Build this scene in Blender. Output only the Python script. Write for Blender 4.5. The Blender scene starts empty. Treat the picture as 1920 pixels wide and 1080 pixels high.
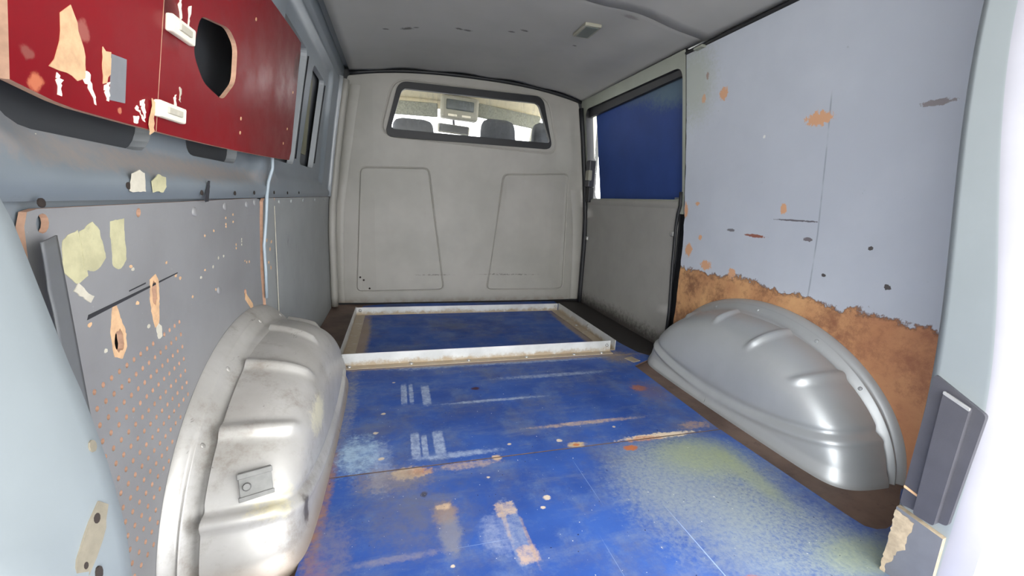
import bpy, bmesh, math, random
import numpy as np
from mathutils import Vector, Matrix, Euler
from mathutils.geometry import delaunay_2d_cdt
random.seed(7)
scene = bpy.context.scene
COL = scene.collection
PI = math.pi

# ------------------------------------------------------------------ camera, sky, light, exposure
def add_camera():
    f = 780.0                                   # focal length in pixels of a 1920 px wide frame
    Y = Vector((-220.0, -173.0, f)).normalized()   # van axis seen by the camera (x right, y down, z ahead)
    X = Vector((2800.0, -25.0, f)); X = (X - Y * X.dot(Y)).normalized()
    Z = X.cross(Y)
    R = Matrix((X, Y, Z))                       # rows: van axes in camera coordinates
    r, d, a = R.col[0], R.col[1], R.col[2]
    m = Matrix((( r[0], -d[0], -a[0], -.46), (r[1], -d[1], -a[1], 0.0), (r[2], -d[2], -a[2], .68), (0, 0, 0, 1)))
    cam = bpy.data.cameras.new('camera'); cam.sensor_width = 36; cam.lens = 36 * f / 1920
    cam.clip_start = .01
    o = bpy.data.objects.new('camera', cam); COL.objects.link(o); o.matrix_world = m
    scene.camera = o
add_camera()

w = bpy.data.worlds.new('sky'); scene.world = w; w.use_nodes = True
w.node_tree.nodes['Background'].inputs[0].default_value = (.98, .99, 1, 1)
w.node_tree.nodes['Background'].inputs[1].default_value = 5.0

sd = bpy.data.lights.new('overcast_sun', 'SUN'); sd.energy = 0.3; sd.angle = math.radians(70); sd.color = (1, .98, .95)
so = bpy.data.objects.new('overcast_sun', sd); COL.objects.link(so)
so.rotation_euler = Vector((.10, 1, -.32)).to_track_quat('-Z', 'Y').to_euler()

vs = scene.view_settings
vs.view_transform = 'Standard'; vs.look = 'None'; vs.gamma = 1; vs.use_curve_mapping = False
vs.exposure = 0.92

# ------------------------------------------------------------------ materials
def lin(r, g, b):
    def c(v):
        v /= 255
        return v / 12.92 if v <= .04045 else ((v + .055) / 1.055) ** 2.4
    return (c(r), c(g), c(b), 1)

class NT:
    def __init__(s, name):
        s.m = bpy.data.materials.new(name); s.m.use_nodes = True
        s.t = s.m.node_tree; s.n = s.t.nodes; s.l = s.t.links
        s.b = s.n['Principled BSDF']; s.tc = s.n.new('ShaderNodeTexCoord'); s.pos = s.tc.outputs['Object']
    def noise(s, scale, detail=4, rough=.6, vec=None, col=False, stretch=None):
        if stretch:
            mp = s.n.new('ShaderNodeMapping'); mp.inputs['Scale'].default_value = stretch
            s.l.new(vec or s.pos, mp.inputs[0]); vec = mp.outputs[0]
        n = s.n.new('ShaderNodeTexNoise'); n.inputs['Scale'].default_value = scale
        n.inputs['Detail'].default_value = detail; n.inputs['Roughness'].default_value = rough
        s.l.new(vec or s.pos, n.inputs['Vector']); return n.outputs['Color' if col else 'Fac']
    def ramp(s, fac, lo, hi, a=0., b=1., smooth=True):
        r = s.n.new('ShaderNodeMapRange'); r.interpolation_type = 'SMOOTHSTEP' if smooth else 'LINEAR'
        r.inputs[1].default_value = lo; r.inputs[2].default_value = hi; r.inputs[3].default_value = a; r.inputs[4].default_value = b
        s.l.new(fac, r.inputs[0]); return r.outputs[0]
    def math(s, op, a, b=None):
        r = s.n.new('ShaderNodeMath'); r.operation = op
        for i, v in enumerate((a, b)):
            if v is None: continue
            if isinstance(v, (int, float)): r.inputs[i].default_value = v
            else: s.l.new(v, r.inputs[i])
        return r.outputs[0]
    def mix(s, fac, a, b):
        r = s.n.new('ShaderNodeMix'); r.data_type = 'RGBA'
        for i, v in ((0, fac), (6, a), (7, b)):
            if isinstance(v, (int, float, tuple)): r.inputs[i].default_value = v
            else: s.l.new(v, r.inputs[i])
        return r.outputs[2]
    def vm(s, op, a, b):
        r = s.n.new('ShaderNodeVectorMath'); r.operation = op
        for i, v in enumerate((a, b)):
            if isinstance(v, tuple): r.inputs[i].default_value = v
            else: s.l.new(v, r.inputs[i])
        return r
    def axis(s, k):
        x = s.n.new('ShaderNodeSeparateXYZ'); s.l.new(s.pos, x.inputs[0]); return x.outputs[k]
    def spot(s, c, r, soft, jag, sq=False):
        # blotch mask: centre c, radii r (None = unlimited on that axis), ragged by noise
        inv = tuple(0. if q is None else 1 / q for q in r)
        d = s.vm('MULTIPLY', s.vm('SUBTRACT', s.pos, c).outputs[0], inv).outputs[0]
        if not hasattr(s, 'jagv'):
            s.jagv = s.vm('SUBTRACT', s.noise(getattr(s, 'js', 55), 5, .7, col=True), (.5, .5, .5)).outputs[0]
        j = s.vm('MULTIPLY', s.jagv, (jag * 2.6, jag * 2.6, jag * 2.6)).outputs[0]
        j = s.vm('MULTIPLY', j, tuple(0. if q is None else 1. for q in r)).outputs[0]
        e = s.vm('ADD', d, j).outputs[0]
        if sq: e = s.vm('MULTIPLY', e, e).outputs[0]; e = s.vm('MULTIPLY', e, e).outputs[0]
        L = s.vm('LENGTH', e, (0, 0, 0)).outputs['Value']
        if sq: L = s.math('POWER', L, .25)
        return s.ramp(L, 1 - soft, 1 + soft, 1, 0)
    def bump(s, h, strength=.2, dist=.002):
        b = s.n.new('ShaderNodeBump'); b.inputs['Strength'].default_value = strength; b.inputs['Distance'].default_value = dist
        s.l.new(h, b.inputs['Height']); s.l.new(b.outputs[0], s.b.inputs['Normal'])
    def set(s, color=None, rough=None, metal=None, spec=None):
        for k, v in (('Base Color', color), ('Roughness', rough), ('Metallic', metal), ('Specular IOR Level', spec)):
            if v is None: continue
            if isinstance(v, (int, float, tuple)): s.b.inputs[k].default_value = v
            else: s.l.new(v, s.b.inputs[k])
        return s.m

def plain(name, col, rough=.5, metal=0., var=.12, scale=6., bump=0., bscale=200., dirt=None, spec=None, spots=()):
    s = NT(name)
    n = s.noise(scale, 5, .6)
    c2 = tuple(min(1, v * (1 - var)) for v in col[:3]) + (1,); c3 = tuple(min(1, v * (1 + var)) for v in col[:3]) + (1,)
    c = s.mix(s.ramp(n, .3, .7), c2, c3)
    if dirt:                                    # (colour, scale, low, high)
        c = s.mix(s.ramp(s.noise(dirt[1], 8, .7), dirt[2], dirt[3]), c, dirt[0])
    for (cc, rr, colr, strength, soft, jag) in spots:
        c = s.mix(s.math('MULTIPLY', s.spot(cc, rr, soft, jag), strength), c, colr)
    if bump: s.bump(s.noise(bscale, 3, .6), bump, .001)
    return s.set(c, rough, metal, spec)

M = {}
M['silver'] = plain('silver_arch_paint', lin(180, 184, 186), .45, .5, .05, 4, dirt=(lin(120, 112, 100), 14, .66, .9), spec=.5)
def scuffed_silver():
    s = NT('scuffed_silver_paint')
    c = s.mix(s.ramp(s.noise(5, 5), .3, .7), lin(162, 159, 153), lin(182, 180, 176))
    c = s.mix(s.math('MULTIPLY', s.ramp(s.noise(9, 8, .75), .50, .72), .6), c, lin(124, 114, 100))
    sc = s.noise(30, 6, .7, stretch=(1, .35, 2.2))
    c = s.mix(s.math('MULTIPLY', s.ramp(sc, .64, .7), .6), c, lin(96, 92, 86))
    c = s.mix(s.math('MULTIPLY', s.spot((-.64, .98, .17), (.06, .055, .03), .5, .9), .8), c, lin(216, 210, 180))
    c = s.mix(s.math('MULTIPLY', s.spot((-.64, .74, .12), (.06, .04, .025), .4, .9), .7), c, lin(205, 196, 160))
    c = s.mix(s.math('MULTIPLY', s.spot((-.64, .80, .06), (.06, .012, .03), .4, .8), .8), c, lin(70, 64, 58))
    low = s.ramp(s.axis(2), .0, .05, 1, 0)
    c = s.mix(s.math('MULTIPLY', low, .6), c, lin(120, 98, 76))
    s.bump(s.noise(12, 3), .15, .004)
    return s.set(c, .42, .3)
M['silver_scuff'] = scuffed_silver()
M['body'] = plain('blue_grey_body_paint', lin(114, 122, 129), .40, .1, .07, 3, dirt=(lin(84, 82, 80), 9, .62, .85), spots=[((-.81, .95, .712), (.06, .42, .016), lin(150, 132, 118), .55, .8, .9), ((-.81, .62, .745), (.06, .10, .03), lin(140, 128, 118), .4, .8, .9)])
M['outer'] = plain('dark_outer_skin', lin(62, 64, 68), .5, .1, .1, 4)
M['pad'] = plain('olive_damping_pad', lin(112, 110, 88), .7, 0, .08, 8)
M['pillar'] = plain('pale_silver_pillar_paint', lin(118, 125, 128), .45, .0, .04, 4, spec=.5)
M['pillar_lit'] = plain('lit_door_jamb_paint', lin(190, 192, 194), .3, 0, .02, 4)  # silver post paint whitened for the strong daylight on its outer face
M['pillar_grey'] = plain('grey_inner_jamb_paint', lin(130, 130, 138), .45, .1, .05, 6)
M['rawedge'] = plain('raw_board_edge', lin(184, 146, 122), .9, 0, .12, 60)
M['hole_dark'] = plain('dark_cavity', lin(38, 30, 26), .9, 0, .2, 20)
M['black'] = plain('black_plastic', lin(62, 62, 68), .45, 0, .08, 20, bump=.15, bscale=500)
M['rubber'] = plain('black_rubber', lin(26, 27, 30), .55, 0, .1, 20)
M['chrome'] = plain('bright_zinc', lin(178, 178, 176), .42, .7, .1, 60)
M['white_plastic'] = plain('white_plastic', lin(238, 232, 214), .45, 0, .03, 20)
M['tape'] = plain('yellowed_tape', lin(180, 175, 140), .6, 0, .14, 30, dirt=(lin(150, 148, 124), 25, .55, .75))
M['tape_white'] = plain('pale_torn_paper', lin(190, 184, 168), .8, 0, .1, 40)
M['tan'] = plain('bare_fibreboard', lin(204, 166, 128), .9, 0, .15, 50)
M['dark_line'] = plain('black_scuff', lin(40, 40, 44), .8, 0, .1, 40)
M['grey_tape'] = plain('grey_tape', lin(124, 126, 130), .45, 0, .05, 30)
M['beige'] = plain('beige_cab_headliner', lin(205, 196, 168), .85, 0, .05, 10)
M['seat'] = plain('charcoal_seat_fabric', lin(56, 60, 66), .9, 0, .12, 40, bump=.2, bscale=900)
M['visor'] = plain('speckled_grey_visor', lin(128, 130, 118), .85, 0, .25, 90)
M['cabgrey'] = plain('grey_cab_plastic', lin(150, 148, 134), .6, 0, .06, 10)
M['screen'] = plain('dark_console_lens', lin(60, 68, 68), .2, 0, .1, 10)
M['asphalt'] = plain('pale_concrete', lin(190, 188, 182), .9, 0, .1, 5)
M['lens'] = plain('ceiling_lamp_lens', lin(96, 104, 100), .35, 0, .06, 60)
M['vinyl'] = plain('dark_grey_vinyl', lin(98, 100, 102), .55, 0, .06, 12)
M['grime'] = plain('grimy_sealant', lin(116, 110, 96), .7, 0, .15, 60)
M['jamb_lit'] = plain('lit_jamb_paint', lin(158, 162, 165), .35, .1, .04, 8)  # paler than the body: daylight on the rear-facing jambs put into the colour
M['card'] = plain('slate_card', lin(92, 94, 100), .6, 0, .05, 30)
M['torn'] = plain('torn_beige_card', lin(152, 138, 116), .9, 0, .2, 70)
M['bracket'] = plain('dull_zinc_bracket', lin(120, 120, 117), .5, .2, .1, 60)
M['cable'] = plain('grey_cable_sleeve', lin(150, 162, 170), .4, 0, .05, 20)

def hardboard():
    s = NT('grey_hardboard')
    c = s.mix(s.ramp(s.noise(4, 5), .3, .7), lin(122, 121, 122), lin(134, 134, 135))
    c = s.mix(s.math('MULTIPLY', s.ramp(s.noise(16, 8, .75), .60, .78), .35), c, lin(104, 102, 98))
    c = s.mix(s.math('MULTIPLY', s.ramp(s.noise(120, 3, .7), .70, .76), .5), c, lin(176, 174, 170))
    s.bump(s.noise(350, 2), .15, .0006)
    return s.set(c, .5, 0)
M['hardboard'] = hardboard()
M['hardboard_dark'] = plain('slate_grey_lining', lin(142, 145, 144), .5, 0, .07, 5, dirt=(lin(90, 90, 88), 9, .6, .85), bump=.1, bscale=400)
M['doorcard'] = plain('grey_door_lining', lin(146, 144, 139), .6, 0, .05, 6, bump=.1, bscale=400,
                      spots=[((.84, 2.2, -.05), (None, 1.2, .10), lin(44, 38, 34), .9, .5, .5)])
M['doorframe'] = plain('grey_green_door_frame', lin(146, 150, 138), .5, .1, .06, 6)

def bulkhead_mat():
    s = NT('pale_grey_bulkhead_paint')
    c = s.mix(s.ramp(s.noise(2.2, 4), .3, .7), lin(152, 150, 143), lin(166, 163, 156))
    st = s.noise(7, 5, .6, stretch=(3, 1, .35))
    c = s.mix(s.math('MULTIPLY', s.ramp(st, .58, .8), .3), c, lin(150, 146, 138))
    def streak(c, cx, cz, rx, rz, a=.75):
        m = s.spot((cx, 2.72, cz), (rx, None, rz), .6, .9)
        br = s.ramp(s.noise(60, 4, .8), .42, .6)
        return s.mix(s.math('MULTIPLY', s.math('MULTIPLY', m, br), a), c, lin(70, 66, 62))
    c = streak(c, -.22, .185, .10, .004); c = streak(c, .29, .188, .16, .004); c = streak(c, .2, .19, .05, .005)
    low = s.math('MULTIPLY', s.ramp(s.axis(2), .0, .05, 1, 0), s.ramp(s.noise(20, 5), .4, .6))
    c = s.mix(s.math('MULTIPLY', low, .5), c, lin(132, 118, 100))
    return s.set(c, .5, .0, .35)
M['bulkhead'] = bulkhead_mat()

def ceiling_mat():
    s = NT('grey_headliner')
    c = s.mix(s.ramp(s.noise(1.6, 4), .3, .7), lin(166, 165, 161), lin(178, 177, 173))
    for (x, y, r) in [(-.49, 2.09, .010), (-.40, 2.08, .018), (-.36, 2.07, .008), (-.18, 2.03, .012), (-.14, 2.03, .013), (.05, 1.99, .010), (.10, 1.95, .012), (.36, 2.0, .007)]:
        c = s.mix(s.math('MULTIPLY', s.spot((x, y, 1.38), (r * 1.3, r * .7, None), .5, 1.), .8), c, lin(66, 62, 58))
    c = s.mix(s.math('MULTIPLY', s.spot((.43, 1.62, 1.38), (.03, .012, None), .5, .8), .5), c, lin(105, 95, 90))
    s.bump(s.noise(260, 2), .25, .0008)
    return s.set(c, .75, 0)
M['ceiling'] = ceiling_mat()

def brown_floor():
    s = NT('brown_worn_floor')
    c = s.mix(s.ramp(s.noise(5, 6), .3, .7), lin(78, 60, 52), lin(112, 92, 80))
    c = s.mix(s.ramp(s.noise(25, 8, .75), .55, .75), c, lin(58, 42, 38))
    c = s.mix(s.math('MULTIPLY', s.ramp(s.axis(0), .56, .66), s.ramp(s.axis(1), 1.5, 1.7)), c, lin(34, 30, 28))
    s.bump(s.noise(60, 4), .3, .002)
    return s.set(c, .6, 0)
M['brown'] = brown_floor()

def blue_floor():
    s = NT('worn_blue_floor_paint'); s.js = 70
    c = s.mix(s.ramp(s.noise(2.6, 5), .32, .68), lin(42, 71, 138), lin(56, 91, 162))
    c = s.mix(s.math('MULTIPLY', s.ramp(s.noise(6, 8, .76), .46, .68), .6), c, lin(98, 118, 156))
    c = s.mix(s.math('MULTIPLY', s.ramp(s.noise(4.3, 8, .72), .54, .74), .55), c, lin(92, 92, 104))
    c = s.mix(s.math('MULTIPLY', s.ramp(s.noise(7, 7, .7, stretch=(.5, 2.2, 1)), .62, .78), .35), c, lin(128, 120, 116))
    st = s.noise(9, 8, .72, stretch=(.35, 1.6, 1))
    c = s.mix(s.math('MULTIPLY', s.ramp(st, .50, .70), .5), c, lin(104, 116, 146))
    fine = s.noise(34, 8, .8, stretch=(.5, 1.3, 1))
    c = s.mix(s.math('MULTIPLY', s.ramp(fine, .58, .74), .35), c, lin(124, 138, 166))
    c = s.mix(s.math('MULTIPLY', s.ramp(s.noise(3.1, 7, .74), .46, .68), .55), c, lin(96, 98, 112))
    # broad wear lines across the board
    def S(x, y, rx, ry, col, a, soft=.4, jag=.6, tex=None, sq=False):
        nonlocal c
        m = s.math('MULTIPLY', s.spot((x, y, 0), (rx, ry, None), soft, jag, sq), a)
        if tex: m = s.math('MULTIPLY', m, s.ramp(s.noise(tex, 5, .75), .30, .64, .25, 1))
        c = s.mix(m, c, col)
    pale = lin(172, 186, 206); tan = lin(196, 170, 140); rust = lin(176, 104, 62); dust = lin(150, 160, 152); sand = lin(152, 162, 120)
    grey = lin(128, 138, 150)
    S(.30, .80, .21, .17, dust, .80, .45, .3, 110); S(.36, .87, .12, .08, sand, .6, .6, .3)
    S(.36, .57, .17, .12, dust, .68, .5, .3, 110); S(.46, .50, .09, .05, sand, .5, .6, .3); S(.44, .77, .03, .12, sand, .45, .6, .3); S(.2, .70, .13, .18, grey, .6, .5, .6, 70)
    S(-.35, 1.64, .12, .03, pale, .6, .5, .8, 40); S(.10, 1.62, .35, .012, pale, .6, .5, .8, 40); S(.15, 1.47, .20, .015, pale, .6, .5, .8, 40)
    S(-.13, 1.30, .16, .008, pale, .75, .5, .8, 40); S(.12, 1.10, .16, .010, tan, .8, .5, .8, 40); S(-.30, 1.01, .10, .012, pale, .7, .5, .8, 40)
    for x, y, rx, ry in ((-.435, 1.40, .010, .075), (-.41, 1.40, .007, .07), (-.36, 1.38, .014, .07), (-.41, 1.075, .012, .06), (-.385, 1.07, .008, .05), (-.345, 1.08, .015, .055)):
        S(x, y, rx, ry, pale, .75, .2, .3, 60, True)
    S(-.50, 1.0, .025, .10, pale, .5, .5, .9, 30); S(-.56, 1.06, .05, .08, lin(170, 196, 214), .75, .5, .9, 30)
    # rust, bare wood and screw spots
    S(-.43, .955, .045, .022, lin(214, 190, 160), .9, .3, .8); S(-.41, .955, .03, .016, rust, .7, .5, 1., 60); S(-.47, .94, .08, .045, lin(140, 128, 116), .6, .5, .8)
    S(-.20, .975, .013, .012, tan, .9, .3, .5); S(.04, .99, .026, .012, lin(196, 172, 128), .85, .4, .7); S(.04, .99, .010, .006, rust, .9, .3, .4)
    S(-.28, .96, .07, .015, tan, .6, .4, .9, 60)
    S(.31, .985, .12, .014, lin(220, 204, 178), .95, .3, .9); S(.26, .98, .06, .012, rust, .8, .4, 1., 70); S(.19, .945, .022, .012, rust, .95, .3, .6)
    S(.47, 1.02, .05, .02, lin(180, 150, 120), .7, .4, .9, 60); S(.44, 1.30, .03, .022, rust, .8, .4, .8); S(.47, 1.27, .06, .08, lin(120, 96, 90), .4, .5, .8)
    S(-.220, .72, .019, .086, lin(128, 140, 166), .75, .12, .35, 60, True); S(-.213, .655, .020, .020, lin(186, 160, 140), .85, .2, .5, 60, True); S(-.226, .785, .022, .020, lin(186, 164, 144), .9, .2, .6, 60, True); S(-.236, .745, .005, .05, lin(170, 146, 124), .7, .4, .9, 60); S(-.200, .69, .004, .06, lin(170, 146, 124), .6, .4, .9, 60)
    S(-.26, .72, .03, .05, lin(150, 160, 184), .6, .5, .7, 50); S(-.36, .80, .026, .035, lin(150, 128, 108), .8, .4, .6); S(-.36, .82, .016, .010, tan, .9, .3, .6)
    S(-.355, .74, .022, .05, lin(128, 128, 136), .7, .4, .6)
    for x, y, r in ((-.50, 1.27, .010), (-.52, 1.16, .010), (-.50, 1.03, .011), (-.47, 1.5, .008), (-.15, 1.03, .008), (.0, 1.02, .012), (.2, 1.06, .007), (-.36, .66, .006), (-.12, .80, .012), (-.14, .77, .008), (-.24, .90, .006)):
        S(x, y, r * .7, r * .6, lin(206, 190, 166), .9, .3, .7)
    S(-.18, 1.40, .014, .010, lin(70, 36, 40), .9, .4, .6); S(-.40, .87, .008, .008, lin(30, 26, 30), .9, .4, .6); S(.19, .505, .014, .010, rust, .8, .4, .5)
    S(-.59, .74, .04, .08, lin(140, 128, 122), .45, .5, .9, 40); S(-.62, .90, .014, .18, lin(150, 112, 84), .85, .5, .8, 50); S(-.61, .66, .03, .07, rust, .25, .5, .9, 60)
    S(-.44, .82, .08, .10, lin(100, 100, 116), .6, .6, .7, 30); S(-.46, .70, .08, .008, lin(160, 146, 136), .4, .5, .9, 40)
    S(-.62, 1.35, .03, .22, lin(150, 150, 146), .6, .5, .9, 40); S(.53, 1.62, .08, .07, lin(140, 128, 110), .7, .5, .8)
    S(-.62, 2.05, .035, .38, lin(158, 138, 112), .8, .4, .5); S(.50, 2.05, .03, .38, lin(150, 132, 108), .8, .4, .5); S(-.05, 1.64, .7, .014, lin(160, 140, 116), .7, .4, .6)
    # specks
    c = s.mix(s.ramp(s.noise(140, 2, .5), .735, .76), c, lin(206, 206, 204))
    c = s.mix(s.ramp(s.noise(110, 2, .5, stretch=(1.1, .9, 1)), .73, .76), c, lin(28, 34, 60))
    # scratches
    def scratch(x, y, rx, ry, col=lin(176, 200, 236), a=.8): S(x, y, rx, ry, col, a, .4, .35)
    scratch(.142, .58, .0012, .11, a=.5); scratch(.0, .84, .0007, .08, a=.25); scratch(-.29, .70, .06, .0007, a=.25); scratch(-.05, .60, .0007, .06, a=.2)
    s.bump(s.noise(170, 4, .7), .3, .0015)
    return s.set(c, s.ramp(s.noise(9, 5), .3, .7, .5, .7), 0, .18)
M['blue'] = blue_floor()
M['blue_board'] = plain('navy_blue_board', lin(44, 68, 128), .6, 0, .1, 3, spec=.2, spots=[((.78, 1.80, 1.23), (None, .20, .07), lin(96, 118, 122), .7, .6, .6), ((.78, 2.05, 1.27), (None, .2, .05), lin(88, 106, 116), .6, .7, .6)])

def ply_mat():
    s = NT('peeling_grey_blue_laminate'); s.js = 85
    c = s.mix(s.ramp(s.noise(1.8, 5), .3, .7), lin(176, 182, 192), lin(188, 194, 203))
    c = s.mix(s.math('MULTIPLY', s.ramp(s.noise(26, 6, .7), .68, .76), .5), c, lin(118, 120, 124))
    # upper front corner greenish stain
    c = s.mix(s.math('MULTIPLY', s.spot((.75, 1.62, 1.2), (None, .11, .14), .6, .5), .6), c, lin(156, 162, 140))
    z = s.axis(2); y = s.axis(1)
    # vertical seam
    d = s.math('ABSOLUTE', s.math('SUBTRACT', y, 1.02))
    seam = s.math('MULTIPLY', s.ramp(d, .001, .0035, 1, 0), s.ramp(s.noise(7, 3), .35, .55))
    seam = s.math('MULTIPLY', seam, s.ramp(z, 1.0, 1.05, 1, 0))
    c = s.mix(s.math('MULTIPLY', seam, .5), c, lin(100, 106, 116))
    # bare board: ragged line about .42 m up
    jag = s.math('MULTIPLY', s.math('SUBTRACT', s.noise(26, 8, .7), .5), .10)
    jag2 = s.math('MULTIPLY', s.math('SUBTRACT', s.noise(5, 3, .5), .5), .06)
    h = s.math('ADD', s.math('ADD', z, jag), jag2)
    peel = s.ramp(h, .415, .421, 1, 0)
    bare = s.mix(s.ramp(s.noise(6, 6, .65), .3, .7), lin(176, 128, 90), lin(206, 160, 112))
    bare = s.mix(s.math('MULTIPLY', s.ramp(s.noise(8, 9, .8), .46, .66), .85), bare, lin(112, 74, 54))
    bare = s.mix(s.math('MULTIPLY', s.ramp(y, 1.1, .75), .5), bare, lin(164, 104, 76))
    c = s.mix(peel, c, bare)
    edge = s.math('MULTIPLY', s.ramp(h, .405, .418), s.ramp(h, .421, .424, 1, 0))
    c = s.mix(s.math('MULTIPLY', edge, .6), c, lin(96, 64, 48))
    tan = lin(206, 158, 122)
    for (cy, cz, ry, rz, col) in [(1.45, 1.125, .020, .024, tan), (1.052, .972, .042, .020, tan), (1.56, 1.13, .012, .016, lin(200, 160, 128)), (1.54, 1.21, .007, .014, lin(150, 130, 120)),
                                  (1.26, .598, .045, .006, lin(140, 88, 74)), (1.15, .70, .012, .018, tan), (1.10, .663, .075, .003, lin(96, 92, 98)), (1.58, .71, .012, .008, tan), (1.55, .565, .010, .012, tan),
                                  (1.62, .50, .022, .030, tan), (1.655, .68, .012, .035, tan), (1.05, .605, .016, .006, lin(110, 104, 108)), (1.38, .61, .02, .005, lin(110, 108, 112)),
                                  (.76, .96, .035, .007, lin(136, 130, 132)), (1.35, .44, .02, .02, tan), (1.50, .45, .03, .02, tan), (1.25, .945, .005, .005, lin(220, 220, 216)), (.86, .60, .006, .006, lin(80, 76, 76)), (.80, .50, .008, .008, lin(80, 76, 76)), (.98, .50, .006, .006, lin(80, 76, 76))]:
        c = s.mix(s.spot((.8, cy, cz), (None, ry, rz), .12, .85), c, col)
    s.bump(s.math('SUBTRACT', s.math('MULTIPLY', s.noise(40, 5), .2), peel), .5, .002)
    return s.set(c, .55, 0)
M['ply'] = ply_mat()

def red_mat():
    s = NT('glossy_red_board')
    c = s.mix(s.ramp(s.noise(3, 5), .3, .7), lin(112, 14, 24), lin(128, 18, 28))
    c = s.mix(s.math('MULTIPLY', s.ramp(s.axis(1), 1.0, 1.35), .6), c, lin(92, 28, 30))  # far part darker and browner: grazing reflection put into the colour
    c = s.mix(s.math('MULTIPLY', s.ramp(s.noise(30, 7, .75), .68, .74), .6), c, lin(96, 62, 56))
    for (cy, cz, ry, rz, col) in [(.565, .775, .010, .008, lin(180, 104, 76)), (.70, .772, .004, .004, lin(180, 110, 84)), (.555, .80, .008, .006, lin(130, 70, 64)), (.63, .845, .012, .010, lin(150, 84, 76))]:
        c = s.mix(s.spot((-.78, cy, cz), (None, ry, rz), .3, .7), c, col)
    s.bump(s.noise(5, 3), .12, .01)
    return s.set(c, s.ramp(s.noise(12, 5), .3, .7, .30, .46), 0, .14)
M['red'] = red_mat()

def glass(name, tint=(1, 1, 1, 1), haze=.04):
    s = NT(name); s.n.remove(s.b)
    tr = s.n.new('ShaderNodeBsdfTransparent'); tr.inputs[0].default_value = tint
    gl = s.n.new('ShaderNodeBsdfGlossy'); gl.inputs['Roughness'].default_value = .05
    df = s.n.new('ShaderNodeBsdfDiffuse'); df.inputs[0].default_value = (.75, .8, .8, 1)
    m1 = s.n.new('ShaderNodeMixShader'); m1.inputs[0].default_value = .05
    s.l.new(tr.outputs[0], m1.inputs[1]); s.l.new(gl.outputs[0], m1.inputs[2])
    m2 = s.n.new('ShaderNodeMixShader')
    f = s.ramp(s.noise(16, 6, .75, stretch=(3, 1, .6)), .45, .8, haze * .3, haze * 4)
    s.l.new(f, m2.inputs[0]); s.l.new(m1.outputs[0], m2.inputs[1]); s.l.new(df.outputs[0], m2.inputs[2])
    s.l.new(m2.outputs[0], s.n['Material Output'].inputs[0])
    return s.m
M['glass'] = glass('smeared_window_glass')
M['clear'] = glass('clear_glass', haze=.01)
def alu():
    s = NT('weathered_aluminium_angle')
    c = s.mix(s.ramp(s.noise(7, 6), .3, .7), lin(188, 190, 188), lin(212, 214, 212))
    g = s.math('ADD', s.math('MULTIPLY', s.math('SUBTRACT', s.noise(24, 7, .75), .5), .08), s.axis(2))
    c = s.mix(s.math('MULTIPLY', s.ramp(g, .004, .028, 1, 0), .85), c, lin(162, 142, 112))
    c = s.mix(s.math('MULTIPLY', s.ramp(s.noise(60, 6, .8), .6, .75), .4), c, lin(132, 124, 112))
    return s.set(c, .42, .25)
M['alu'] = alu()

# ------------------------------------------------------------------ mesh helpers
def link(name, me, parent=None, **kw):
    o = bpy.data.objects.new(name, me); COL.objects.link(o)
    if parent: o.parent = parent
    for k, v in kw.items():
        if v: o[k] = v
    return o
def empty(name, **kw): return link(name, None, None, **kw)
def from_bm(name, bm, mats, parent=None, **kw):
    me = bpy.data.meshes.new(name); bm.to_mesh(me); bm.free()
    for m in (mats if isinstance(mats, (list, tuple)) else [mats]): me.materials.append(M[m])
    return link(name, me, parent, **kw)
def grid(name, P, mat, parent=None, smooth=True, thick=0., **kw):
    """P[i][j] -> points; one smooth sheet, optionally thickened"""
    bm = bmesh.new(); ni, nj = len(P), len(P[0])
    V = [[bm.verts.new(p) for p in row] for row in P]
    for i in range(ni - 1):
        for j in range(nj - 1):
            try:
                f = bm.faces.new((V[i][j], V[i + 1][j], V[i + 1][j + 1], V[i][j + 1])); f.smooth = smooth
            except ValueError: pass
    bmesh.ops.remove_doubles(bm, verts=bm.verts, dist=1e-6)
    if thick: bmesh.ops.solidify(bm, geom=bm.faces[:], thickness=thick)
    return from_bm(name, bm, mat, parent, **kw)
def bxm(bm, x0, x1, y0, y1, z0, z1, bevel=0., seg=2):
    b = bmesh.new(); bmesh.ops.create_cube(b, size=1)
    for v in b.verts: v.co = Vector(((x0 + x1) / 2 + v.co.x * (x1 - x0), (y0 + y1) / 2 + v.co.y * (y1 - y0), (z0 + z1) / 2 + v.co.z * (z1 - z0)))
    if bevel: bmesh.ops.bevel(b, geom=b.edges[:], offset=bevel, segments=seg, profile=.5, affect='EDGES')
    me = bpy.data.meshes.new('t'); b.to_mesh(me); b.free(); bm.from_mesh(me); bpy.data.meshes.remove(me)
def box(name, x0, x1, y0, y1, z0, z1, mat, parent=None, bevel=.002, rot=None, seg=2, **kw):
    bm = bmesh.new(); bxm(bm, x0, x1, y0, y1, z0, z1, bevel, seg)
    if rot:
        c = Vector(((x0 + x1) / 2, (y0 + y1) / 2, (z0 + z1) / 2))
        bmesh.ops.rotate(bm, cent=c, matrix=Euler(rot).to_matrix(), verts=bm.verts)
    return from_bm(name, bm, mat, parent, **kw)
def tube(name, pts, r, mat, parent=None, n=8, **kw):
    pts = [Vector(p) for p in pts]; P = []
    for i, p in enumerate(pts):
        t = (pts[min(i + 1, len(pts) - 1)] - pts[max(i - 1, 0)]).normalized()
        a = t.cross(Vector((.3, .2, 1)) if abs(t.z) < .9 else Vector((1, 0, 0))).normalized(); b = t.cross(a)
        P.append([p + (a * math.cos(k * 2 * PI / n) + b * math.sin(k * 2 * PI / n)) * r for k in range(n + 1)])
    P = [[pts[0]] * (n + 1)] + P + [[pts[-1]] * (n + 1)]
    return grid(name, P, mat, parent, **kw)
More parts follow.
